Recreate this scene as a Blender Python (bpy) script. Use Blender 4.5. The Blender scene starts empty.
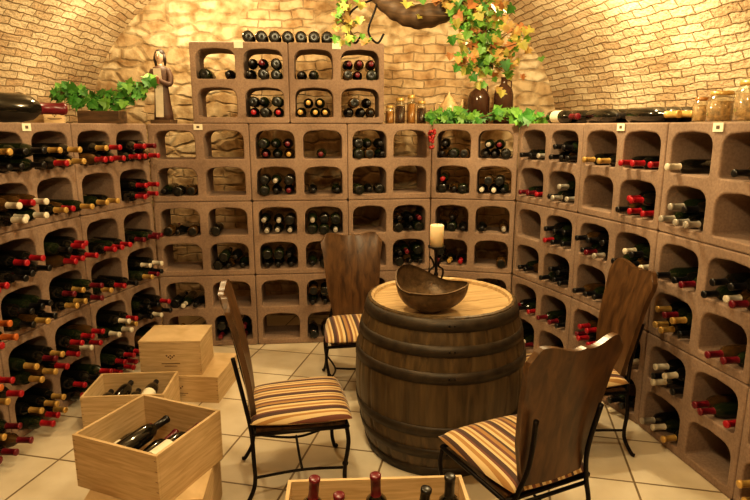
import bpy, math, random
from mathutils import Matrix, Vector, noise
random.seed(7)
S=1.15
pi=math.pi
# ---------------------------------------------------------------- materials
MATS={}
def new_mat(name):
    m=bpy.data.materials.new(name); m.use_nodes=True
    nt=m.node_tree; b=nt.nodes['Principled BSDF']; MATS[name]=m
    return m,nt,b
def N(nt,t,**k):
    n=nt.nodes.new(t)
    for a,v in k.items(): setattr(n,a,v)
    return n
def L(nt,a,b): nt.links.new(a,b)
def ramp(nt,fac,stops,interp='LINEAR'):
    r=N(nt,'ShaderNodeValToRGB'); cr=r.color_ramp; cr.interpolation=interp
    while len(cr.elements)<len(stops): cr.elements.new(0.5)
    for e,(p,c) in zip(cr.elements,stops):
        e.position=p; e.color=(*c,1)
    L(nt,fac,r.inputs[0]); return r
def simple(name,col,rough=.5,metal=0,var=.15,scale=30,bump=0.0,spec=None,emit=None):
    m,nt,b=new_mat(name)
    tc=N(nt,'ShaderNodeTexCoord'); no=N(nt,'ShaderNodeTexNoise'); no.inputs['Scale'].default_value=scale; no.inputs['Detail'].default_value=4
    L(nt,tc.outputs['Object'],no.inputs['Vector'])
    lo=tuple(c*(1-var) for c in col); hi=tuple(min(1,c*(1+var)) for c in col)
    r=ramp(nt,no.outputs['Fac'],[(.3,lo),(.7,hi)])
    L(nt,r.outputs[0],b.inputs['Base Color'])
    b.inputs['Roughness'].default_value=rough; b.inputs['Metallic'].default_value=metal
    if bump:
        bp=N(nt,'ShaderNodeBump'); bp.inputs['Strength'].default_value=bump; bp.inputs['Distance'].default_value=.01
        L(nt,no.outputs['Fac'],bp.inputs['Height']); L(nt,bp.outputs[0],b.inputs['Normal'])
    return m
def wood(name,c1,c2,stretch=(1,14,14),scale=5,rough=.5,bump=.2):
    m,nt,b=new_mat(name)
    tc=N(nt,'ShaderNodeTexCoord'); mp=N(nt,'ShaderNodeMapping'); mp.inputs['Scale'].default_value=stretch
    no=N(nt,'ShaderNodeTexNoise'); no.inputs['Scale'].default_value=scale; no.inputs['Detail'].default_value=6; no.inputs['Distortion'].default_value=.6
    L(nt,tc.outputs['Object'],mp.inputs[0]); L(nt,mp.outputs[0],no.inputs['Vector'])
    r=ramp(nt,no.outputs['Fac'],[(.32,c1),(.68,c2)])
    L(nt,r.outputs[0],b.inputs['Base Color']); b.inputs['Roughness'].default_value=rough
    bp=N(nt,'ShaderNodeBump'); bp.inputs['Strength'].default_value=bump; bp.inputs['Distance'].default_value=.004
    L(nt,no.outputs['Fac'],bp.inputs['Height']); L(nt,bp.outputs[0],b.inputs['Normal'])
    return m
# rack concrete
m,nt,b=new_mat('rack_concrete')
tc=N(nt,'ShaderNodeTexCoord'); n1=N(nt,'ShaderNodeTexNoise'); n1.inputs['Scale'].default_value=4; n1.inputs['Detail'].default_value=5
n2=N(nt,'ShaderNodeTexNoise'); n2.inputs['Scale'].default_value=90; n2.inputs['Detail'].default_value=3
L(nt,tc.outputs['Object'],n1.inputs['Vector']); L(nt,tc.outputs['Object'],n2.inputs['Vector'])
r1=ramp(nt,n1.outputs['Fac'],[(.3,(.225,.150,.105)),(.7,(.345,.240,.172))]); r2=ramp(nt,n2.outputs['Fac'],[(.35,(.70,.67,.65)),(.62,(1,1,1))])
mx=N(nt,'ShaderNodeMix',data_type='RGBA',blend_type='MULTIPLY'); mx.inputs[0].default_value=.6
L(nt,r1.outputs[0],mx.inputs[6]); L(nt,r2.outputs[0],mx.inputs[7]); L(nt,mx.outputs[2],b.inputs['Base Color'])
b.inputs['Roughness'].default_value=.95
bp=N(nt,'ShaderNodeBump'); bp.inputs['Strength'].default_value=.35; bp.inputs['Distance'].default_value=.003
L(nt,n2.outputs['Fac'],bp.inputs['Height']); L(nt,bp.outputs[0],b.inputs['Normal'])
# brick vault
m,nt,b=new_mat('vault_brick')
tc=N(nt,'ShaderNodeTexCoord'); dn=N(nt,'ShaderNodeTexNoise'); dn.inputs['Scale'].default_value=7; dn.inputs['Detail'].default_value=4
L(nt,tc.outputs['UV'],dn.inputs['Vector'])
va=N(nt,'ShaderNodeVectorMath',operation='MULTIPLY_ADD'); va.inputs[1].default_value=(.045,.045,0)
L(nt,dn.outputs['Color'],va.inputs[0]); L(nt,tc.outputs['UV'],va.inputs[2])
br=N(nt,'ShaderNodeTexBrick'); br.inputs['Scale'].default_value=1; br.inputs['Brick Width'].default_value=.16; br.inputs['Row Height'].default_value=.047
br.inputs['Mortar Size'].default_value=.0045; br.inputs['Mortar Smooth'].default_value=.6; br.inputs['Bias'].default_value=-.2
br.inputs['Color1'].default_value=(.74,.60,.42,1); br.inputs['Color2'].default_value=(.52,.35,.21,1); br.inputs['Mortar'].default_value=(.33,.23,.13,1)
L(nt,va.outputs[0],br.inputs['Vector'])
n3=N(nt,'ShaderNodeTexNoise'); n3.inputs['Scale'].default_value=2.2; n3.inputs['Detail'].default_value=8
L(nt,tc.outputs['UV'],n3.inputs['Vector'])
r3=ramp(nt,n3.outputs['Fac'],[(.3,(.55,.49,.40)),(.65,(1.0,1.0,.97))])
mx=N(nt,'ShaderNodeMix',data_type='RGBA',blend_type='MULTIPLY'); mx.inputs[0].default_value=.85
L(nt,br.outputs['Color'],mx.inputs[6]); L(nt,r3.outputs[0],mx.inputs[7]); L(nt,mx.outputs[2],b.inputs['Base Color'])
n4=N(nt,'ShaderNodeTexNoise'); n4.inputs['Scale'].default_value=45; n4.inputs['Detail'].default_value=5
L(nt,tc.outputs['UV'],n4.inputs['Vector'])
ma=N(nt,'ShaderNodeMath',operation='MULTIPLY_ADD'); ma.inputs[1].default_value=-1.0
mb=N(nt,'ShaderNodeMath',operation='MULTIPLY'); mb.inputs[1].default_value=.8; L(nt,n4.outputs['Fac'],mb.inputs[0])
L(nt,br.outputs['Fac'],ma.inputs[0]); L(nt,mb.outputs[0],ma.inputs[2])
bp=N(nt,'ShaderNodeBump'); bp.inputs['Strength'].default_value=1; bp.inputs['Distance'].default_value=.020
L(nt,ma.outputs[0],bp.inputs['Height']); L(nt,bp.outputs[0],b.inputs['Normal']); b.inputs['Roughness'].default_value=1.0; b.inputs['Specular IOR Level'].default_value=.1
# rubble stone with brick patches
m,nt,b=new_mat('rubble_stone')
tc=N(nt,'ShaderNodeTexCoord'); dn=N(nt,'ShaderNodeTexNoise'); dn.inputs['Scale'].default_value=6; dn.inputs['Detail'].default_value=4
L(nt,tc.outputs['Object'],dn.inputs['Vector'])
va=N(nt,'ShaderNodeVectorMath',operation='MULTIPLY_ADD'); va.inputs[1].default_value=(.07,.07,.07)
L(nt,dn.outputs['Color'],va.inputs[0]); L(nt,tc.outputs['Object'],va.inputs[2])
mp=N(nt,'ShaderNodeMapping'); mp.inputs['Scale'].default_value=(5.5,1,12); L(nt,va.outputs[0],mp.inputs[0])
v1=N(nt,'ShaderNodeTexVoronoi',feature='DISTANCE_TO_EDGE'); v1.inputs['Scale'].default_value=1; v1.inputs['Randomness'].default_value=.75
v2=N(nt,'ShaderNodeTexVoronoi',feature='F1'); v2.inputs['Scale'].default_value=1; v2.inputs['Randomness'].default_value=.75
L(nt,mp.outputs[0],v1.inputs['Vector']); L(nt,mp.outputs[0],v2.inputs['Vector'])
sx=N(nt,'ShaderNodeSeparateColor'); L(nt,v2.outputs['Color'],sx.inputs[0])
rs=ramp(nt,sx.outputs[0],[(.0,(.42,.28,.15)),(.5,(.58,.44,.27)),(1,(.70,.58,.40))])
re=ramp(nt,v1.outputs['Distance'],[(.02,(.0,.0,.0)),(.16,(1,1,1))])
mx=N(nt,'ShaderNodeMix',data_type='RGBA'); L(nt,re.outputs[0],mx.inputs[0]); mx.inputs[6].default_value=(.46,.34,.20,1); L(nt,rs.outputs[0],mx.inputs[7])
va2=N(nt,'ShaderNodeVectorMath',operation='MULTIPLY_ADD'); va2.inputs[1].default_value=(.07,.0,.07)
L(nt,dn.outputs['Color'],va2.inputs[0]); L(nt,tc.outputs['Object'],va2.inputs[2])
spx=N(nt,'ShaderNodeSeparateXYZ'); cbx=N(nt,'ShaderNodeCombineXYZ'); L(nt,va2.outputs[0],spx.inputs[0]); L(nt,spx.outputs[0],cbx.inputs[0]); L(nt,spx.outputs[2],cbx.inputs[1])
bk=N(nt,'ShaderNodeTexBrick'); bk.inputs['Scale'].default_value=1; bk.inputs['Brick Width'].default_value=.16; bk.inputs['Row Height'].default_value=.06; bk.inputs['Mortar Size'].default_value=.006; bk.inputs['Mortar Smooth'].default_value=.8
bk.inputs['Color1'].default_value=(.68,.52,.33,1); bk.inputs['Color2'].default_value=(.53,.36,.20,1); bk.inputs['Mortar'].default_value=(.48,.36,.22,1)
L(nt,cbx.outputs[0],bk.inputs['Vector'])
nm=N(nt,'ShaderNodeTexNoise'); nm.inputs['Scale'].default_value=1.3; nm.inputs['Detail'].default_value=3; L(nt,tc.outputs['Object'],nm.inputs['Vector'])
rmk=ramp(nt,nm.outputs['Fac'],[(.48,(0,0,0)),(.52,(1,1,1))])
mk=N(nt,'ShaderNodeMix',data_type='RGBA'); L(nt,rmk.outputs[0],mk.inputs[0]); L(nt,mx.outputs[2],mk.inputs[6]); L(nt,bk.outputs['Color'],mk.inputs[7])
n4=N(nt,'ShaderNodeTexNoise'); n4.inputs['Scale'].default_value=11; n4.inputs['Detail'].default_value=9; L(nt,tc.outputs['Object'],n4.inputs['Vector'])
r4=ramp(nt,n4.outputs['Fac'],[(.36,(.52,.44,.34)),(.57,(1,1,1))])
mm=N(nt,'ShaderNodeMix',data_type='RGBA',blend_type='MULTIPLY'); mm.inputs[0].default_value=.85
L(nt,mk.outputs[2],mm.inputs[6]); L(nt,r4.outputs[0],mm.inputs[7]); L(nt,mm.outputs[2],b.inputs['Base Color'])
inv=N(nt,'ShaderNodeMath',operation='SUBTRACT'); inv.inputs[0].default_value=1; L(nt,bk.outputs['Fac'],inv.inputs[1])
mh=N(nt,'ShaderNodeMix',data_type='RGBA'); L(nt,rmk.outputs[0],mh.inputs[0]); L(nt,re.outputs[0],mh.inputs[6]); L(nt,inv.outputs[0],mh.inputs[7])
ad=N(nt,'ShaderNodeMath',operation='MULTIPLY_ADD'); ad.inputs[1].default_value=.6; L(nt,mh.outputs[2],ad.inputs[0]); L(nt,n4.outputs['Fac'],ad.inputs[2])
bp=N(nt,'ShaderNodeBump'); bp.inputs['Strength'].default_value=.9; bp.inputs['Distance'].default_value=.022
L(nt,ad.outputs[0],bp.inputs['Height']); L(nt,bp.outputs[0],b.inputs['Normal']); b.inputs['Roughness'].default_value=1.0; b.inputs['Specular IOR Level'].default_value=.1
# floor tiles
m,nt,b=new_mat('floor_tile')
tc=N(nt,'ShaderNodeTexCoord'); mp=N(nt,'ShaderNodeMapping'); mp.inputs['Rotation'].default_value=(0,0,math.radians(12)); mp.inputs['Location'].default_value=(.1,.13,0)
L(nt,tc.outputs['Object'],mp.inputs[0])
br=N(nt,'ShaderNodeTexBrick'); br.offset=0; br.inputs['Scale'].default_value=1; br.inputs['Brick Width'].default_value=.36; br.inputs['Row Height'].default_value=.36
br.inputs['Mortar Size'].default_value=.005; br.inputs['Color1'].default_value=(.74,.66,.52,1); br.inputs['Color2'].default_value=(.66,.58,.45,1); br.inputs['Mortar'].default_value=(.22,.16,.09,1)
L(nt,mp.outputs[0],br.inputs['Vector'])
n3=N(nt,'ShaderNodeTexNoise'); n3.inputs['Scale'].default_value=5; n3.inputs['Detail'].default_value=8; L(nt,tc.outputs['Object'],n3.inputs['Vector'])
r3=ramp(nt,n3.outputs['Fac'],[(.3,(.78,.75,.68)),(.65,(1,1,1))])
mx=N(nt,'ShaderNodeMix',data_type='RGBA',blend_type='MULTIPLY'); mx.inputs[0].default_value=.8
L(nt,br.outputs['Color'],mx.inputs[6]); L(nt,r3.outputs[0],mx.inputs[7]); L(nt,mx.outputs[2],b.inputs['Base Color']); b.inputs['Roughness'].default_value=.42
bp=N(nt,'ShaderNodeBump'); bp.inputs['Strength'].default_value=.4; bp.inputs['Distance'].default_value=-.004
L(nt,br.outputs['Fac'],bp.inputs['Height']); L(nt,bp.outputs[0],b.inputs['Normal'])
# stripes
m,nt,b=new_mat('striped_fabric')
tc=N(nt,'ShaderNodeTexCoord'); sp=N(nt,'ShaderNodeSeparateXYZ'); L(nt,tc.outputs['Object'],sp.inputs[0])
mu=N(nt,'ShaderNodeMath',operation='MULTIPLY_ADD'); mu.inputs[1].default_value=7.5; mu.inputs[2].default_value=10; L(nt,sp.outputs[0],mu.inputs[0])
fr=N(nt,'ShaderNodeMath',operation='FRACT'); L(nt,mu.outputs[0],fr.inputs[0])
DB=(.05,.018,.010);CR=(.56,.42,.22);OC=(.32,.17,.05);RU=(.13,.04,.02)
r=ramp(nt,fr.outputs[0],[(0,DB),(.13,CR),(.20,OC),(.27,CR),(.36,RU),(.46,OC),(.58,DB),(.66,CR),(.76,OC),(.86,CR),(.93,RU)],'CONSTANT')
L(nt,r.outputs[0],b.inputs['Base Color']); b.inputs['Roughness'].default_value=.75; b.inputs['Sheen Weight'].default_value=.2
simple('glass_dark',(.006,.006,.004),.12,0,.3)
simple('glass_green',(.012,.018,.006),.12,0,.3)
simple('glass_amber',(.06,.03,.008),.12,0,.3)
simple('glass_base',(.010,.010,.008),.3,0,.5,60)
MATS['glass_dark'].node_tree.nodes['Principled BSDF'].inputs['Coat Weight'].default_value=.6
capcols={'cap_red':(.34,.012,.020),'cap_gold':(.52,.33,.10),'cap_white':(.66,.60,.48),'cap_black':(.010,.009,.009),'cap_burgundy':(.13,.008,.016),'cap_green':(.05,.12,.04),'cap_orange':(.50,.14,.03),'cap_silver':(.42,.38,.32)}
for k,c in capcols.items(): simple(k,c,.3,.25 if k in('cap_gold','cap_silver') else 0,.1)
simple('paper',(.78,.72,.56),.8,0,.05); simple('paper_ink',(.12,.08,.05),.8)
wood('oak_barrel',(.042,.026,.011),(.110,.072,.032),(9,9,1),4,.42,.3)
wood('oak_head',(.36,.24,.12),(.54,.39,.21),(1.5,14,14),4,.4,.2)
wood('pine_crate',(.46,.32,.16),(.62,.46,.27),(1.5,1.5,18),5,.6,.15)
wood('chair_wood',(.042,.020,.008),(.125,.063,.024),(9,9,1.5),4,.3,.15)
wood('dark_wood',(.05,.028,.014),(.14,.08,.038),(1.5,10,10),5,.6,.4)
simple('hoop_iron',(.040,.029,.018),.5,.4,.35,25,.2); simple('black_iron',(.012,.009,.007),.45,.7,.3,40,.2)
simple('bowl_bronze',(.10,.062,.03),.4,.35,.4,35,.5)
simple('candle_wax',(.85,.70,.44),.5,0,.05); MATS['candle_wax'].node_tree.nodes['Principled BSDF'].inputs['Subsurface Weight'].default_value=.2
simple('leaf_green',(.05,.20,.025),.5,0,.35,12); simple('leaf_light',(.14,.33,.045),.5,0,.3,12); simple('leaf_yellow',(.42,.39,.09),.5,0,.3,12); simple('leaf_autumn',(.44,.28,.08),.55,0,.3,12); simple('leaf_red',(.38,.16,.05),.55,0,.3,12)
simple('grape_red',(.35,.02,.02),.25); simple('stem',(.12,.07,.03),.8)
simple('robe_brown',(.09,.045,.028),.6,0,.3,20); simple('robe_cream',(.66,.58,.45),.6,0,.1); simple('robe_red',(.22,.07,.04),.6); simple('skin_paint',(.62,.43,.30),.5,0,.05); simple('hair_dark',(.03,.015,.01),.6)
simple('preserve_dark',(.05,.022,.012),.12); simple('preserve_amber',(.30,.13,.03),.2); simple('preserve_tan',(.34,.20,.08),.6,0,.5,60,.5); simple('porcelain_gold',(.60,.42,.22),.3,0,.3,30)
m,nt,b=new_mat('jar_glass')
gl=N(nt,'ShaderNodeBsdfGlossy'); gl.inputs['Roughness'].default_value=.05; tr=N(nt,'ShaderNodeBsdfTransparent'); tr.inputs[0].default_value=(.93,.95,.9,1)
fz=N(nt,'ShaderNodeLayerWeight'); fz.inputs[0].default_value=.35; mxs=N(nt,'ShaderNodeMixShader')
L(nt,fz.outputs['Facing'],mxs.inputs[0]); L(nt,tr.outputs[0],mxs.inputs[1]); L(nt,gl.outputs[0],mxs.inputs[2]); L(nt,mxs.outputs[0],nt.nodes['Material Output'].inputs[0])
# ---------------------------------------------------------------- builder
class B:
    def __init__(s): s.v=[];s.f=[];s.m=[];s.s=[];s.slots=[]
    def slot(s,n):
        if n not in s.slots: s.slots.append(n)
        return s.slots.index(n)
    def add(s,vs,fs,mat,smooth=True,M=None):
        o=len(s.v)
        for v in vs:
            v=Vector(v); s.v.append(M@v if M is not None else v)
        mats=mat if isinstance(mat,list) else [mat]*len(fs)
        for f,mm in zip(fs,mats):
            s.f.append([i+o for i in f]); s.m.append(s.slot(mm)); s.s.append(smooth)
    def lathe(s,prof,seg,mat,M=None,smooth=True,fn=None):
        vs=[];fs=[];ms=[]
        for p in prof:
            for k in range(seg):
                a=2*pi*k/seg; r=p[0]
                if fn: r=fn(r,a,p[1])
                vs.append((r*math.cos(a),r*math.sin(a),p[1]))
        for i in range(len(prof)-1):
            mt=prof[i][2] if len(prof[i])>2 else mat
            for k in range(seg):
                k2=(k+1)%seg; fs.append([i*seg+k,i*seg+k2,(i+1)*seg+k2,(i+1)*seg+k]); ms.append(mt)
        s.add(vs,fs,ms,smooth,M)
    def tube(s,pts,rad,seg=8,mat='black_iron',M=None,sx=1.0):
        pts=[Vector(p) for p in pts]; n=len(pts)
        if not isinstance(rad,(list,tuple)): rad=[rad]*n
        vs=[];fs=[]
        up=Vector((0,0,1)); prev=None
        for i,p in enumerate(pts):
            t=(pts[min(i+1,n-1)]-pts[max(i-1,0)]).normalized()
            if prev is None:
                a=t.cross(up)
                if a.length<.1: a=t.cross(Vector((1,0,0)))
            else: a=prev-t*prev.dot(t)
            a.normalize(); prev=a; b2=t.cross(a)
            for k in range(seg):
                an=2*pi*k/seg; vs.append(p+a*math.cos(an)*rad[i]*sx+b2*math.sin(an)*rad[i])
        for i in range(n-1):
            for k in range(seg):
                k2=(k+1)%seg; fs.append([i*seg+k,i*seg+k2,(i+1)*seg+k2,(i+1)*seg+k])
        fs.append(list(range(seg))[::-1]); fs.append([(n-1)*seg+k for k in range(seg)])
        s.add(vs,fs,mat,True,M)
    def box(s,c,d,mat,M=None):
        x,y,z=c;a,b_,h=[q/2 for q in d]
        vs=[(x+i*a,y+j*b_,z+k*h) for i in(-1,1) for j in(-1,1) for k in(-1,1)]
        fs=[[0,1,3,2],[4,6,7,5],[0,4,5,1],[2,3,7,6],[0,2,6,4],[1,5,7,3]]
        s.add(vs,fs,mat,False,M)
    def ball(s,c,r,mat,M=None,seg=10,rings=6,sc=(1,1,1)):
        vs=[];fs=[]
        for i in range(rings+1):
            t=pi*i/rings
            for k in range(seg):
                a=2*pi*k/seg; vs.append((c[0]+r*sc[0]*math.sin(t)*math.cos(a),c[1]+r*sc[1]*math.sin(t)*math.sin(a),c[2]+r*sc[2]*math.cos(t)))
        for i in range(rings):
            for k in range(seg):
                k2=(k+1)%seg; fs.append([i*seg+k,(i+1)*seg+k,(i+1)*seg+k2,i*seg+k2])
        s.add(vs,fs,mat,True,M)
    def build(s,name,loc=(0,0,0),rot=0,bevel=0,parent=None):
        me=bpy.data.meshes.new(name); me.from_pydata([tuple(v) for v in s.v],[],s.f)
        for n in s.slots: me.materials.append(MATS[n])
        me.polygons.foreach_set('material_index',s.m); me.polygons.foreach_set('use_smooth',s.s)
        me.update(); o=bpy.data.objects.new(name,me); bpy.context.scene.collection.objects.link(o)
        o.location=loc; o.rotation_euler=(0,0,rot)
        if bevel:
            bv=o.modifiers.new('bev','BEVEL'); bv.width=bevel; bv.segments=2; bv.limit_method='ANGLE'
        if parent: o.parent=parent
        return o
def smooth_path(P,n=6):
    P=[Vector(p) for p in P]; out=[]
    for i in range(len(P)-1):
        p0=P[max(i-1,0)];p1=P[i];p2=P[i+1];p3=P[min(i+2,len(P)-1)]
        for k in range(n):
            t=k/n; out.append(.5*((2*p1)+(p2-p0)*t+(2*p0-5*p1+4*p2-p3)*t*t+(3*p1-p0-3*p2+p3)*t**3))
    out.append(P[-1]); return out
BOT=[(0,.008),(.026,0),(.033,.006),(.0335,.16),(.029,.185),(.0155,.203),(.0140,.212),(.0140,.258),(.0158,.259),(.0158,.268),(.012,.27),(0,.27)]
def bottle(bd,M,cap,glass='glass_dark',label=False,seg=12,sc=1.0):
    pr=[]
    for i,(r,z) in enumerate(BOT):
        mt=glass
        if i==0: mt='glass_base'
        if i>=5: mt=cap
        pr.append((r*sc,z*sc,mt))
    if label:
        pr=pr[:3]+[(.0335*sc,.045*sc,'paper'),(.0338*sc,.125*sc,glass)]+pr[3:]
    bd.lathe(pr,seg,glass,M)
def axis_mat(p,d,roll=0):
    d=Vector(d).normalized(); q=d.to_track_quat('Z','Y')
    return Matrix.Translation(Vector(p))@q.to_matrix().to_4x4()@Matrix.Rotation(roll,4,'Z')
# ---------------------------------------------------------------- room
YB=4.45; YF=-1.6; SPR=1.42; CR_Z=2.75
def XL(y): return -2.13-.02*(YB-y)*.5
def XR(y): return min(1.36+.2*(YB-y),2.0)
NA=40; NY=60
def vault_pt(y,a):
    xl,xr=XL(y),XR(y); c=(xl+xr)/2; h=(xr-xl)/2
    p=Vector((c-h*math.cos(a),y,SPR+(CR_Z-SPR)*math.sin(a)))
    q=noise.noise(p*1.7)*.04
    p.z+=q*math.sin(a); p.x+= q*math.cos(a)*.5*math.sin(a)
    return p
def sheet(name,fn,nu,nv,mat,uvf):
    vs=[fn(i/nu,j/nv) for j in range(nv+1) for i in range(nu+1)]
    fs=[[j*(nu+1)+i,j*(nu+1)+i+1,(j+1)*(nu+1)+i+1,(j+1)*(nu+1)+i] for j in range(nv) for i in range(nu)]
    me=bpy.data.meshes.new(name); me.from_pydata([tuple(v) for v in vs],[],fs); me.materials.append(MATS[mat])
    uvl=me.uv_layers.new(name='UVMap')
    for l in me.loops:
        k=l.vertex_index; uvl.data[l.index].uv=uvf((k%(nu+1))/nu,(k//(nu+1))/nv)
    for p in me.polygons: p.use_smooth=True
    o=bpy.data.objects.new(name,me); bpy.context.scene.collection.objects.link(o); return o
ARC=4.9
sheet('ceiling',lambda u,v: vault_pt(YF+(YB-YF)*v,pi*u),NA,NY,'vault_brick',lambda u,v:((YB-YF)*v,ARC*u+SPR))
sheet('wall_left',lambda u,v: Vector((XL(YF+(YB-YF)*v),YF+(YB-YF)*v,SPR*u)),2,NY,'vault_brick',lambda u,v:((YB-YF)*v,SPR*u))
sheet('wall_right',lambda u,v: Vector((XR(YF+(YB-YF)*v),YF+(YB-YF)*v,SPR*u)),2,NY,'vault_brick',lambda u,v:((YB-YF)*v,SPR*u))
for nm_,y in(('wall_back',YB),('wall_front',YF)):
    pts=[(XL(y),y,0)]+[tuple(vault_pt(y,pi*i/NA)) for i in range(NA+1)]+[(XR(y),y,0)]
    bd=B(); bd.add(pts,[list(range(len(pts)))],'rubble_stone',False); bd.build(nm_)
bd=B(); ys=[YF,0,1.25,YB]
vs=[];
for y in ys: vs+= [(XL(y),y,0),(XR(y),y,0)]
bd.add(vs,[[2*i,2*i+1,2*i+3,2*i+2] for i in range(len(ys)-1)],'floor_tile',False); bd.build('floor')
# ---------------------------------------------------------------- racks
MW,MH,MD=.64,.5,.28
def rrect(cu,x0,y0,x1,y1,rt,rb,arch=0):
    pts=[]
    def arc(cx,cy,r,a0,a1,n):
        for i in range(n+1):
            a=a0+(a1-a0)*i/n; pts.append((cx+r*math.cos(a),cy+r*math.sin(a)))
    arc(x0+rb,y0+rb,rb,pi,1.5*pi,2); arc(x1-rb,y0+rb,rb,1.5*pi,2*pi,2)
    arc(x1-rt,y1-rt,rt,0,.5*pi,5)
    if arch: pts.append(((x0+x1)/2,y1+arch))
    arc(x0+rt,y1-rt,rt,.5*pi,pi,5)
    sp=cu.splines.new('POLY'); sp.points.add(len(pts)-1)
    for p,q in zip(sp.points,pts): p.co=(q[0],q[1],0,1)
    sp.use_cyclic_u=True
cu=bpy.data.curves.new('rk','CURVE'); cu.dimensions='2D'; cu.fill_mode='BOTH'
g=.008
rrect(cu,g,g,MW-g,MH-g,.008,.008)
OPW,OPH=.268,.192
OX=[.165,.475]; OZ=[.033,.268]
for ox in OX:
    for oz in OZ: rrect(cu,ox-OPW/2-0.0,oz,ox+OPW/2,oz+OPH,.062,.018,.006)
cu.extrude=MD/2-.007; cu.bevel_depth=.007; cu.bevel_resolution=1
co=bpy.data.objects.new('rk',cu); bpy.context.scene.collection.objects.link(co)
bpy.context.view_layer.update()
dg=bpy.context.evaluated_depsgraph_get()
rm=bpy.data.meshes.new_from_object(co.evaluated_get(dg))
RV=[Vector((v.co.x,-v.co.z+MD/2,v.co.y)) for v in rm.vertices]; RF=[list(p.vertices) for p in rm.polygons]
bpy.data.objects.remove(co)
P=[(-1.75,1.25),(-1.75,1.88),(-1.72,2.51),(-1.61,3.14),(-1.44,3.74),(-.81,3.80),(-.18,3.86),(.38,3.95),(.93,3.82),(1.15,3.27),(1.33,2.69),(1.44,2.08),(1.48,1.45)]
fills={
 0:[(6,6),(6,6),(6,6),(5,6),(6,6),(5,6)],
 1:[(6,6),(6,6),(6,6),(6,6),(6,6),(6,6)],
 2:[(6,5),(6,3),(5,6),(6,6),(6,6),(6,6)],
 3:[(5,5),(2,5),(3,3),(3,5),(5,6),(6,6)],
 4:[(0,0),(3,0),(3,1),(0,5),(3,0),(2,6)],
 5:[(6,1),(6,2),(6,6),(6,3),(0,6),(0,3)],
 6:[(6,0),(3,0),(0,6),(0,6),(3,2),(4,3)],
 7:[(4,5),(4,5),(4,2),(4,1),(5,5),(3,4)],
 8:[(3,5),(3,4),(0,6),(2,5),(3,3),(4,3)],
 9:[(2,3),(0,5),(6,5),(3,6),(5,4),(3,5)],
 10:[(1,1),(5,0),(3,5),(6,2),(5,3),(3,0)],
 11:[(3,3),(4,4),(5,4),(5,4),(4,4),(4,4)]}
def capset(i):
    if i<=3: return ['cap_red']*7+['cap_gold']*4+['cap_white','cap_orange','cap_burgundy','cap_burgundy','cap_black','cap_black']
    if i<=7: return ['cap_black']*6+['cap_burgundy']*3+['cap_silver','cap_white','cap_red','cap_gold']
    return ['cap_black']*7+['cap_burgundy']*3+['cap_red','cap_red','cap_white','cap_silver','cap_gold']
def fill_open(bd,M,sx,ox,z0,n,caps,left,style):
    if n<=0: return
    cap=random.choice(caps)
    xs=[-.080,0,.080]
    slots=[(x,0) for x in xs]+[(x,1) for x in xs]
    if n<3: slots=random.sample(slots[:3],n)
    elif n==4: slots=slots[:3]+[slots[random.choice((3,4))]]
    elif n==5: slots=slots[:3]+[(-.04,.9),(.04,.9)]
    else: slots=slots[:n]
    for (x,lv) in slots:
        c=cap if random.random()<.6 else random.choice(caps)
        px=(ox+x*min(1,sx)/sx+random.uniform(-.003,.003))*sx; pz=z0+.036+lv*.067+random.uniform(0,.002)
        yaw=random.uniform(-.06,.06); rr=random.random(); gl_=random.choice(['glass_dark','glass_dark','glass_dark','glass_green','glass_green','glass_amber'])
        if (style=='m' and rr<.4):
            e=random.uniform(-.02,.03)
            A=M@Matrix.Translation((px,-e,pz))@Matrix.Rotation(yaw,4,'Z')@Matrix.Rotation(-pi/2,4,'X')
            bottle(bd,A,c,gl_)
        else:
            e=random.uniform(.09,.15) if left else random.uniform(.0,.05)
            if style=='r': e=random.uniform(.01,.06)
            A=M@Matrix.Translation((px,.27-e,pz))@Matrix.Rotation(yaw,4,'Z')@Matrix.Rotation(pi/2,4,'X')
            bottle(bd,A,c,gl_)
def modM(p,q,z):
    p=Vector((*p,0));q=Vector((*q,0)); t=(q-p).normalized(); sx=(q-p).length/MW
    n=Vector((t.y,-t.x,0))
    M=Matrix(((t.x,-n.x,0,p.x),(t.y,-n.y,0,p.y),(0,0,1,z),(0,0,0,1)))
    return M,sx
for i in range(len(P)-1):
    rb=B(); bb=B()
    for lev in range(3):
        z=MH*(2-lev)
        M,sx=modM(P[i],P[i+1],z)
        rb.add([Vector((v.x*sx,v.y,v.z)) for v in RV],RF,'rack_concrete',False,M)
        for r in range(2):
            for c in range(2):
                n=fills[i][lev*2+r][c]
                st='n' if i<=3 else ('m' if i<8 else 'r')
                fill_open(bb,M,sx,OX[c],OZ[1-r],n,capset(i),i<=3,st)
    if i in(2,4,9,10):
        M,sx=modM(P[i],P[i+1],0); rb.box((.32*sx,-.004,1.478),(.055,.004,.036),'paper',M); rb.box((.32*sx,-.0065,1.478),(.018,.001,.014),'paper_ink',M)
    rb.build('wine_rack'); bb.build('wine_bottles')
TA,TM,TB=(-1.155,3.775),(-.548,3.83),(.06,3.885)
rb=B();bb=B()
tf=[[(2,6),(0,6)],[(2,6),(5,5)]]
for i,(p,q) in enumerate(((TA,TM),(TM,TB))):
    M,sx=modM(p,q,1.5); rb.add([Vector((v.x*sx,v.y,v.z)) for v in RV],RF,'rack_concrete',False,M)
    for r in range(2):
        for c in range(2): fill_open(bb,M,sx,OX[c],OZ[1-r],tf[i][r][c],capset(5),False,'m')
    rb.box((.32*sx,-.004,.478),(.055,.004,.036),'paper',M)
M,sx=modM(TM,TB,2.0)
for k in range(7):
    A=M@Matrix.Translation((-.25+k*.083,.20,.036))@Matrix.Rotation(-pi/2,4,'X'); bottle(bb,A@Matrix.Translation((0,0,-.17)),random.choice(['cap_burgundy','cap_black']),sc=1.12)
rb.build('wine_rack'); bb.build('wine_bottles')
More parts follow.
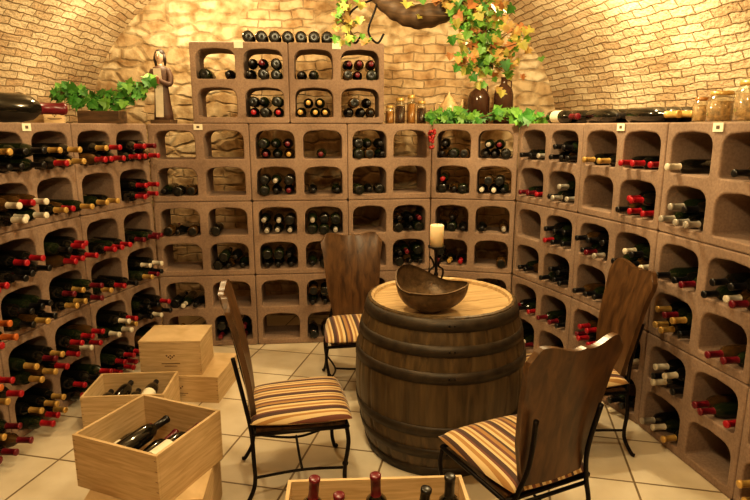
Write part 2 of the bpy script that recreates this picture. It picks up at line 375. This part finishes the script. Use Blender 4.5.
# ---------------------------------------------------------------- barrel
bd=B(); HB=.72; NS=26; SEG=NS*6
def rB(z): t=z/HB; return .335+.062*math.sin(pi*min(max(t,0),1))**.9
def groove(r,a,z):
    k=(a/(2*pi)*NS)%1; d=min(k,1-k); return r-(.003 if d<.06 else 0)
pr=[(rB(0)-.02,.0)]+[(rB(HB*i/24),HB*i/24) for i in range(25)]+[(rB(HB)-.012,HB+.003,'oak_head'),(rB(HB)-.024,HB-.004,'oak_head'),(rB(HB)-.028,HB-.022)]
bd.lathe(pr,SEG,'oak_barrel',None,False,groove)
for z0,z1 in((.0,.05),(.105,.15),(.215,.262),(.455,.502),(.565,.61),(.665,.714)):
    bd.lathe([(rB(z0)-.004,z0),(rB(z0)+.004,z0),(rB((z0+z1)/2)+.0045,(z0+z1)/2),(rB(z1)+.004,z1),(rB(z1)-.004,z1)],96,'hoop_iron')
    a=-1.9; r=rB((z0+z1)/2)+.005
    for da in(-.03,.03): bd.ball((r*math.cos(a+da),r*math.sin(a+da),(z0+z1)/2),.005,'black_iron',seg=6,rings=4)
R=.312; zt=HB-.018; e=[-R,-.2,-.08,.04,.16,R]
for i in range(5):
    x0,x1=e[i]+.0015,e[i+1]-.0015; n=14
    xs=[x0+(x1-x0)*k/n for k in range(n+1)]
    up=[(x,math.sqrt(max(R*R-x*x,0))) for x in xs]; dn=[(x,-math.sqrt(max(R*R-x*x,0))) for x in reversed(xs)]
    poly=up+dn; m_=len(poly)
    vs=[(y,x,zt) for x,y in poly]+[(y,x,zt-.02) for x,y in poly]
    bd.add(vs,[list(range(m_))]+[[k,(k+1)%m_,m_+(k+1)%m_,m_+k] for k in range(m_)],'oak_head',False)
barrel=bd.build('wine_barrel',(.305,2.58,0),.35)
# bowl
bd=B(); SEG=48; RN=12; vs=[];fs=[]
for side in(0,1):
    for i in range(RN+1):
        t=i/RN
        for k in range(SEG):
            a=2*pi*k/SEG
            rim=.10+.075*max(0,math.cos(a-2.4))**2+.02*max(0,math.cos(a+.2))**4
            rr=.148*(math.sin(t*pi/2))**.75*(1+.12*max(0,math.cos(a+.2))**6)
            z=rim*(1-math.cos(t*pi/2)) ; 
            if side: rr=max(rr-.006,0); z=z+.006*(1-t*.5)
            vs.append((rr*math.cos(a),rr*math.sin(a)*.85,z))
o=(RN+1)*SEG
for i in range(RN):
    for k in range(SEG):
        k2=(k+1)%SEG; q=[i*SEG+k,i*SEG+k2,(i+1)*SEG+k2,(i+1)*SEG+k]; fs.append(q[::-1]); fs.append([o+j for j in q])
for k in range(SEG):
    k2=(k+1)%SEG; q=RN*SEG; fs.append([q+k,q+k2,o+q+k2,o+q+k])
bd.add(vs,fs,'bowl_bronze'); bd.lathe([(.05,-.006),(.055,0),(.05,.008)],24,'bowl_bronze')
bd.build('decorative_bowl',(.235,2.40,HB-.011),0)
# candle holder
bd=B()
bd.lathe([(0,0),(.045,0),(.047,.006),(.02,.014),(.009,.02),(.007,.07),(.012,.08),(.007,.09),(.007,.17),(.014,.20),(.04,.212),(.042,.22),(.0,.217)],20,'black_iron')
for s_ in(-1,1):
    bd.tube(smooth_path([(0,0,.03),(.03*s_,0,.06),(.035*s_,0,.1),(.012*s_,0,.12),(.02*s_,0,.15),(.035*s_,0,.17)]),.005,6,'black_iron')
bd.lathe([(0,.219),(.033,.219),(.033,.318),(.030,.322),(.023,.314),(0,.31)],24,'candle_wax'); bd.tube([(0,0,.31),(.001,0,.328)],.0015,5,'black_iron')
bd.build('candle_holder',(.295,2.72,HB-.0175),.3)
# ---------------------------------------------------------------- chairs
def chair(loc,facing):
    bd=B()
    nx,ny=24,24; vs=[];fs=[]
    for side in(0,1):
        for j in range(ny+1):
            for i in range(nx+1):
                u=-1+2*i/nx; v=-1+2*j/ny
                cu_=1-.06*(v*v)*(u*u); w=(.188+.02*v)*cu_
                h=(max(0,1-abs(u)**5)*max(0,1-abs(v)**5))**.5
                z=.352+ (.034*h+.006*math.cos(u*1.3)*math.cos(v*1.3) if side else -.022*h)
                vs.append((u*w,v*.205*(1-.04*u*u*v*v),z))
    o=(nx+1)*(ny+1)
    for j in range(ny):
        for i in range(nx):
            q=[j*(nx+1)+i,j*(nx+1)+i+1,(j+1)*(nx+1)+i+1,(j+1)*(nx+1)+i]; fs.append(q[::-1]); fs.append([o+k for k in q])
    loop=[i for i in range(nx+1)]+[j*(nx+1)+nx for j in range(1,ny+1)]+[ny*(nx+1)+i for i in range(nx-1,-1,-1)]+[j*(nx+1) for j in range(ny-1,0,-1)]
    for k in range(len(loop)):
        a,b_=loop[k],loop[(k+1)%len(loop)]; fs.append([a,b_,o+b_,o+a])
    bd.add(vs,fs,'striped_fabric')
    bd.box((0,0,.322),(.33,.35,.018),'chair_wood')
    fr=[(-.175,-.18,.318),(.175,-.18,.318),(.19,.18,.318),(-.19,.18,.318),(-.175,-.18,.318)]
    for a,b_ in zip(fr[:-1],fr[1:]): bd.tube([a,b_],.008,6)
    for s_ in(-1,1):
        fl=smooth_path([(.185*s_,.175,.32),(.194*s_,.181,.25),(.180*s_,.17,.15),(.174*s_,.168,.08),(.186*s_,.180,.02),(.198*s_,.19,.009)])
        bd.tube(fl,[.0085]*(len(fl)-2)+[.010,.011],8)
        bl=smooth_path([(.13*s_,-.250,.62),(.12*s_,-.219,.45),(.15*s_,-.195,.32),(.175*s_,-.19,.22),(.168*s_,-.19,.1),(.178*s_,-.225,.02),(.185*s_,-.24,.009)])
        bd.tube(bl,.0085,8)
        bd.tube(smooth_path([(.176*s_,.17,.13),(.13*s_,0,.115),(.17*s_,-.19,.13)]),.0055,6)
        bd.ball((.178*s_,.17,.15),.013,'black_iron',seg=8,rings=5)
    bd.tube(smooth_path([(-.135,0,.118),(0,.0,.105),(.135,0,.118)]),.0055,6)
    bd.tube([(-.15,-.19,.3),(.15,-.19,.3)],.007,6)
    NU,NT=28,24; vs=[];fs=[]
    def hw(t):
        K=[(0,.118),(.12,.127),(.35,.152),(.6,.165),(.8,.172),(.92,.184),(.97,.182),(1,.170)]
        for (a,b_),(c,d) in zip(K[:-1],K[1:]):
            if t<=c:
                q=(t-a)/(c-a); return b_+(d-b_)*q
        return K[-1][1]
    for side in(0,1):
        for j in range(NT+1):
            t=j/NT; t=1-(1-t)**1.5
            for i in range(NU+1):
                u=-1+2*i/NU
                zt_=.852+.010*math.cos((abs(u)-.75)*5.5) - .05*max(0,abs(u)-.88)*4
                z=.345+t*(zt_-.345)
                y=-.188-.040*t-.058*t*t+.024*(u*u)*(.3+.7*t)+(.011 if side else -.011)
                vs.append((u*hw(t),y,z))
    o=(NU+1)*(NT+1)
    for j in range(NT):
        for i in range(NU):
            q=[j*(NU+1)+i,j*(NU+1)+i+1,(j+1)*(NU+1)+i+1,(j+1)*(NU+1)+i]; fs.append(q); fs.append([o+k for k in q[::-1]])
    loop=[i for i in range(NU+1)]+[j*(NU+1)+NU for j in range(1,NT+1)]+[NT*(NU+1)+i for i in range(NU-1,-1,-1)]+[j*(NU+1) for j in range(NT-1,0,-1)]
    bd.add(vs,fs,'chair_wood')
    vs2=[vs[k] for k in loop]+[vs[o+k] for k in loop]; n=len(loop)
    bd.add(vs2,[[k,(k+1)%n,n+(k+1)%n,n+k][::-1] for k in range(n)],'chair_wood',False)
    ang=math.atan2(-facing[0],facing[1])
    return bd.build('dining_chair',(loc[0],loc[1],0),ang)
chair((-.325,2.25),(.97,.22))
chair((.495,1.87),(-.42,.91))
chair((-.10,3.15),(.16,-.99))
chair((.930,2.56),(-.995,-.10))
# ---------------------------------------------------------------- crates
def crate(name,loc,rot,size,op=True,nb=0,upright=False):
    w,d,h=size; t=.011; bd=B()
    bd.box((0,0,t/2),(w,d,t),'pine_crate')
    for s_ in(-1,1):
        bd.box((0,s_*(d/2-t/2),h/2+t/2),(w,t,h-t),'pine_crate')
        bd.box((s_*(w/2-t/2),0,h/2+t/2),(t,d-2*t-.001,h-t),'pine_crate')
    if not op:
        bd.box((0,0,h+t/2),(w+.004,d+.004,t),'pine_crate')
    for k in range(nb):
        c=random.choice(['cap_black','cap_black','cap_burgundy','cap_burgundy'])
        if upright:
            x=-w/2+.07+k*(w-.14)/max(1,nb-1); M=axis_mat((x,random.uniform(-.02,.04),.035+(.03 if k%2==0 else -.01)),(random.uniform(-.12,.12),-.12,1)); bottle(bd,M,c,label=True,seg=16)
        else:
            x=-w/2+.055+k*.074; M=axis_mat((x,-d/2+.03,t+.036+ (h*.25 if k%2 else .0)+.02),(random.uniform(-.12,.12),1,.10)); bottle(bd,M,c,label=(k%3==0),seg=16)
    for i in range(5):
        for s_ in(-1,1): bd.box((s_*(w/2-t*.5),-d/2-.0003,h*(.14+i*.19)),(t*.9,.0008,.0015),'stem')
    if not op:
        for (gx,gz) in((0,0),(-.010,.008),(.010,.008),(-.02,.016),(0,.016),(.02,.016)):
            bd.lathe([(0,0),(.0045,0),(.0045,.0008),(0,.0008)],10,'stem',Matrix.Translation((gx,-d/2-.0001,h*.52+gz))@Matrix.Rotation(pi/2,4,'X'))
        bd.box((0,-d/2-.0004,h*.36),(.10,.0008,.004),'stem'); bd.box((0,-d/2-.0004,h*.28),(.07,.0008,.003),'stem')
    return bd.build(name,loc,rot,bevel=.0)
crate('wooden_wine_crate',(-1.06,3.12,0),-.08,(.44,.34,.14),False)
crate('wooden_wine_crate',(-1.115,3.09,.152),.03,(.33,.26,.185),False)
crate('open_wine_crate',(-1.25,2.77,0),.08,(.40,.28,.19),True,4)
crate('wooden_wine_crate',(-.81,1.93,0),.10,(.40,.36,.22),False)
crate('open_wine_crate',(-.82,1.93,.232),-.38,(.37,.34,.2),True,4)
crate('wooden_wine_crate',(.01,1.42,0),.0,(.52,.36,.20),False)
crate('open_wine_crate',(.01,1.44,.212),.05,(.54,.36,.2),True,5,upright=True)
# ---------------------------------------------------------------- foliage
def leaf(bd,p,nrm,size,mat,spin):
    nrm=Vector(nrm).normalized(); q=nrm.to_track_quat('Z','Y').to_matrix().to_4x4()
    M=Matrix.Translation(p)@q@Matrix.Rotation(spin,4,'Z')
    pr=[(0,0),(.35,-.12),(.62,.05),(.42,.25),(.85,.5),(.45,.55),(.35,.75),(0,1.1)]
    pts=[(0,0,0)]+[(x*size,y*size,abs(x)*size*.25) for x,y in pr[1:]]+[(-x*size,y*size,abs(x)*size*.25) for x,y in reversed(pr[1:-1])]
    c=(0,.4*size,0.03*size); n=len(pts)
    bd.add([c]+pts,[[0,1+k,1+(k+1)%n] for k in range(n)],mat,False,M)
def foliage(name,path,spread,n,size,mats,down=.0,extra=None):
    bd=B(); sp=smooth_path(path,8); bd.tube(sp,.004,5,'stem')
    for k in range(n):
        b0=random.choice(sp); off=Vector([random.gauss(0,1)*s_ for s_ in spread]); p=b0+off
        nr=Vector((random.uniform(-.7,.7),-1+random.uniform(-.3,.3),random.uniform(-.3,.8)))
        leaf(bd,p,nr,size*random.uniform(.6,1.2),random.choice(mats),random.uniform(-pi,pi) if not down else pi+random.uniform(-.8,.8))
        if k%3==0: bd.tube([b0,(b0+p)/2+Vector((0,0,.01)),p],.0018,4,'stem')
    if extra: extra(bd)
    return bd.build(name)
def planter(bd):
    bd.box((-1.62,3.54,1.535),(.24,.12,.07),'dark_wood')
foliage('potted_ivy',[(-1.86,3.52,1.68),(-1.72,3.54,1.65),(-1.6,3.54,1.62),(-1.5,3.56,1.66),(-1.42,3.6,1.73)],(.035,.02,.028),110,.052,['leaf_green','leaf_green','leaf_light'],0,planter)
def grapes(bd):
    for k in range(26):
        t=random.random(); r=.022*(1-t*.7); a=random.uniform(0,2*pi)
        bd.ball((.375+r*math.cos(a),3.90+r*math.sin(a)*.6,1.46-t*.13),.0105,'grape_red',seg=8,rings=5)
    bd.tube([(.375,3.90,1.45),(.39,3.93,1.515),(.42,3.95,1.53)],.002,5,'stem')
foliage('ivy_garland',[(.40,3.97,1.53),(.5,3.97,1.55),(.65,3.95,1.53),(.8,3.9,1.56),(.95,3.85,1.53),(1.02,3.75,1.52)],(.035,.025,.016),110,.052,['leaf_green','leaf_light'],0,grapes)
bd=B()
bm=smooth_path([(.0,2.78,2.07),(.09,2.78,2.0),(.2,2.78,1.965),(.32,2.78,1.995),(.42,2.78,2.07)],8); nn=len(bm)
bd.tube(bm,[.036+.016*math.sin(pi*i/(nn-1))+.003*math.sin(i*1.7) for i in range(nn)],14,'dark_wood')
for x in(.02,.4):
    zz=2.07
    while zz<2.73:
        ring=[(x+.010*math.cos(a)*(1 if int(zz*40)%2 else 0),2.78+.010*math.cos(a)*(0 if int(zz*40)%2 else 1),zz+.02*math.sin(a)) for a in [2*pi*k/10 for k in range(11)]]
        bd.tube(ring,.0028,5,'black_iron')
        zz+=.03
for x0 in(-.10,.0):
    bd.tube(smooth_path([(.02,2.78,2.05),(x0,2.76,1.99),(x0-.03,2.76,1.90),(x0+.01,2.76,1.85),(x0+.04,2.76,1.89)]),.005,6,'black_iron')
bd.build('hanging_ox_yoke')
def vgrapes(bd):
    for cx,cz in((.40,1.98),(.47,1.86)):
        for k in range(22):
            t=random.random(); r=.02*(1-t*.7); a=random.uniform(0,2*pi)
            bd.ball((cx+r*math.cos(a),2.66+r*math.sin(a)*.6,cz-t*.09),.009,'leaf_light',seg=8,rings=5)
foliage('hanging_vine',[(.28,2.72,2.12),(.38,2.70,2.06),(.46,2.70,1.95),(.51,2.70,1.84),(.49,2.7,1.74)],(.080,.04,.045),430,.036,['leaf_autumn','leaf_yellow','leaf_yellow','leaf_light','leaf_light','leaf_green','leaf_red'],1,vgrapes)
foliage('hanging_vine',[(-.16,2.75,2.15),(-.12,2.72,2.04),(-.14,2.72,1.95),(-.10,2.72,1.88)],(.035,.03,.03),75,.032,['leaf_light','leaf_autumn','leaf_yellow'],1)
# ---------------------------------------------------------------- statue
bd=B()
def fold(r,a,z): return r*(1+.07*math.sin(a*7+z*9)*max(0,1-z/.3))*(1-.18*abs(math.sin(a)))
bd.box((0,0,.012),(.13,.11,.024),'dark_wood')
prof=[(0,.024),(.062,.024),(.060,.06),(.052,.13),(.048,.19),(.044,.24),(.050,.29),(.056,.325),(.048,.348),(.020,.362),(.014,.372),(.016,.380),(.024,.392),(.0285,.41),(.029,.425),(.025,.442),(.014,.455),(0,.458)]
prof=[(r,z,'robe_brown' if z<.355 else 'skin_paint') for r,z in prof]
bd.lathe(prof,36,'robe_brown',None,True,fold)
for i in range(10):
    z0=.04+i*.03; z1=z0+.03
    def yy(z): return -(.0535-.02*min(1,(z-.03)/.21) if z<.24 else .040+.008*(z-.24)/.1)-.002
    bd.add([(-.026,yy(z0),z0),(.026,yy(z0),z0),(.026,yy(z1),z1),(-.026,yy(z1),z1)],[[0,1,2,3]],'robe_cream',True)
for s_,mt in((-1,'robe_brown'),(1,'robe_brown')):
    ar=smooth_path([(.045*s_,0,.335),(.066*s_,-.005,.29),(.064*s_,-.02,.245),(.035*s_,-.055,.255),(.018*s_,-.068,.27)],4); n=len(ar)
    bd.tube(ar,[.020-.006*i/n for i in range(n)],10,mt)
    hx=.012*s_
    bd.ball((hx,-.072,.275),.010,'skin_paint',seg=8,rings=6,sc=(1,.7,1.2))
    for f_ in range(4): bd.tube([(hx-.006*s_+.004*s_*f_,-.076,.28),(hx-.008*s_+.004*s_*f_,-.083,.285+.003*f_),(hx-.01*s_+.004*s_*f_,-.08,.293)],[.0026,.0023,.0018],6,'skin_paint')
    bd.tube([(hx,-.072,.285),(hx-.004*s_,-.078,.295)],.0026,6,'skin_paint')
bd.box((0,-.085,.262),(.05,.014,.04),'robe_red')
bd.tube([(0,-.024,.424),(0,-.031,.412)],[.003,.0045],6,'skin_paint')
for s_ in(-1,1): bd.ball((.009*s_,-.0235,.424),.0032,'hair_dark',seg=6,rings=4); bd.ball((.029*s_,0,.417),.005,'skin_paint',seg=6,rings=4)
bd.ball((0,-.0225,.402),.005,'robe_red',seg=8,rings=4,sc=(1.3,.6,.4))
bd.ball((0,.008,.432),.033,'hair_dark',seg=16,rings=10,sc=(1,.9,.95))
for s_ in(-1,1): bd.tube([(.025*s_,.004,.43),(.033*s_,.004,.4),(.03*s_,.008,.36)],[.012,.011,.006],8,'hair_dark')
bd.build('saint_statue',(-1.37,3.86,1.5),-.1)
# ---------------------------------------------------------------- jars and bottles on the rack
def jar(name,loc,r,h,content,lid='cap_silver',style='jar'):
    bd=B()
    if style=='jar':
        bd.lathe([(0,0),(r*.95,0),(r,.01),(r,h*.72),(r*.8,h*.84),(r*.75,h*.88)],24,'jar_glass')
        bd.lathe([(0,.004),(r*.92,.004),(r*.95,.012),(r*.95,h*.68),(0,h*.7)],24,content)
        bd.lathe([(0,h*.87),(r*.8,h*.87),(r*.82,h*.9),(r*.82,h*.99),(r*.75,h),(0,h)],24,lid)
    elif style=='demijohn':
        bd.lathe([(0,0),(r*.9,0),(r,.012),(r,h*.6),(r*.85,h*.72),(r*.35,h*.82),(r*.3,h*.93),(r*.36,h*.94),(r*.36,h*.96),(0,h*.96)],24,content)
        bd.lathe([(0,h*.955),(r*.26,h*.955),(r*.28,h*1.03),(0,h*1.03)],12,'pine_crate')
        bd.tube(smooth_path([(r*.33,0,h*.9),(r*.7,0,h*.88),(r*.75,0,h*.78),(r*.72,0,h*.7)]),.005,6,content)
    else:
        bd.lathe([(0,0),(r*.6,0),(r*.65,.008),(r,h*.3),(r*.95,h*.55),(r*.5,h*.75),(r*.45,h*.78),(r*.2,h*.86),(r*.12,h*.9),(r*.16,h*.95),(0,h)],24,content)
        bd.tube(smooth_path([(r*.8,0,h*.3),(r*1.3,0,h*.45),(r*1.45,0,h*.75)]),[.014]+[.010]*10+[.007]*2,8,content)
        bd.tube(smooth_path([(-r*.8,0,h*.6),(-r*1.35,0,h*.6),(-r*1.35,0,h*.3),(-r*.9,0,h*.25)]),.005,8,content)
    return bd.build(name,loc)
for x,r,h,c in((.10,.030,.12,'preserve_amber'),(.17,.034,.17,'preserve_dark'),(.245,.03,.19,'preserve_amber'),(.315,.032,.15,'preserve_dark')):
    jar('preserve_jar',(x,4.04,1.5),r,h,c,'cap_gold')
jar('ceramic_teapot',(.51,4.13,1.5),.065,.22,'porcelain_gold','x','teapot')
jar('glass_demijohn',(.715,4.12,1.5),.076,.29,'preserve_dark','x','demijohn')
jar('glass_demijohn',(.875,4.08,1.5),.066,.32,'preserve_dark','x','demijohn')
jar('preserve_jar',(1.49,2.72,1.5),.038,.11,'preserve_tan','preserve_amber'); jar('preserve_jar',(1.50,2.59,1.5),.055,.13,'preserve_tan','cap_gold')
jar('preserve_jar',(1.545,2.42,1.5),.082,.165,'preserve_tan','cap_gold'); jar('preserve_jar',(1.61,2.20,1.5),.09,.18,'preserve_amber','cap_silver')
bd=B(); d=Vector((.18,-.58,0)).normalized()
for k,(px,py) in enumerate(((1.10,3.72),(1.17,3.68),(1.23,3.40),(1.30,3.38),(1.37,3.36),(1.32,3.08),(1.39,3.06),(1.46,3.05))):
    bottle(bd,axis_mat((px,py,1.538),d+Vector((random.uniform(-.08,.08),0,0))),random.choice(['cap_black','cap_burgundy','cap_gold']),label=(k%4==0),seg=16,sc=1.15)
bd.build('wine_bottles')
bd=B(); bottle(bd,axis_mat((-1.94,2.68,1.5+.072),(.50,.82,0)),'cap_burgundy',label=False,seg=24,sc=2.1); bd.build('magnum_bottle')
crate('wooden_wine_crate',(-1.84,3.31,1.5),1.3,(.15,.14,.07),False)
# ---------------------------------------------------------------- camera, lights, world
cam=bpy.data.cameras.new('camera'); co=bpy.data.objects.new('camera',cam); bpy.context.scene.collection.objects.link(co)
cam.sensor_width=36; cam.lens=36*580/750; co.location=(0,0,1.48); co.rotation_euler=(math.radians(78),0,0); bpy.context.scene.camera=co
def light(name,t,loc,e,col,size=.1,target=None):
    l=bpy.data.lights.new(name,t); l.energy=e*S*S; l.color=col
    if t=='AREA': l.size=size*S
    else: l.shadow_soft_size=size*S
    o=bpy.data.objects.new(name,l); bpy.context.scene.collection.objects.link(o); o.location=loc
    if target: o.rotation_euler=(Vector(target)-Vector(loc)).to_track_quat('-Z','Y').to_euler()
W=(1,.81,.47)
light('ceiling_lamp_front','POINT',(.1,.7,2.22),46,W,.10)
light('ceiling_lamp_middle','POINT',(-.4,2.1,2.36),34,W,.07)
light('ceiling_lamp_rear','POINT',(.85,3.0,2.20),40,W,.06)
light('ceiling_lamp_corner','POINT',(-1.2,3.8,2.28),20,W,.05)
w=bpy.data.worlds.new('w'); bpy.context.scene.world=w; w.use_nodes=True
w.node_tree.nodes['Background'].inputs[0].default_value=(1,.8,.5,1); w.node_tree.nodes['Background'].inputs[1].default_value=.02
vs_=bpy.context.scene.view_settings
vs_.view_transform='Standard'; vs_.exposure=.68
try: vs_.look='Medium High Contrast'
except Exception as ex: print('look',ex)
for o in list(bpy.context.scene.objects):
    if o.parent is None:
        o.location=o.location*S
        if o.type in('MESH','EMPTY'): o.scale=(S,S,S)
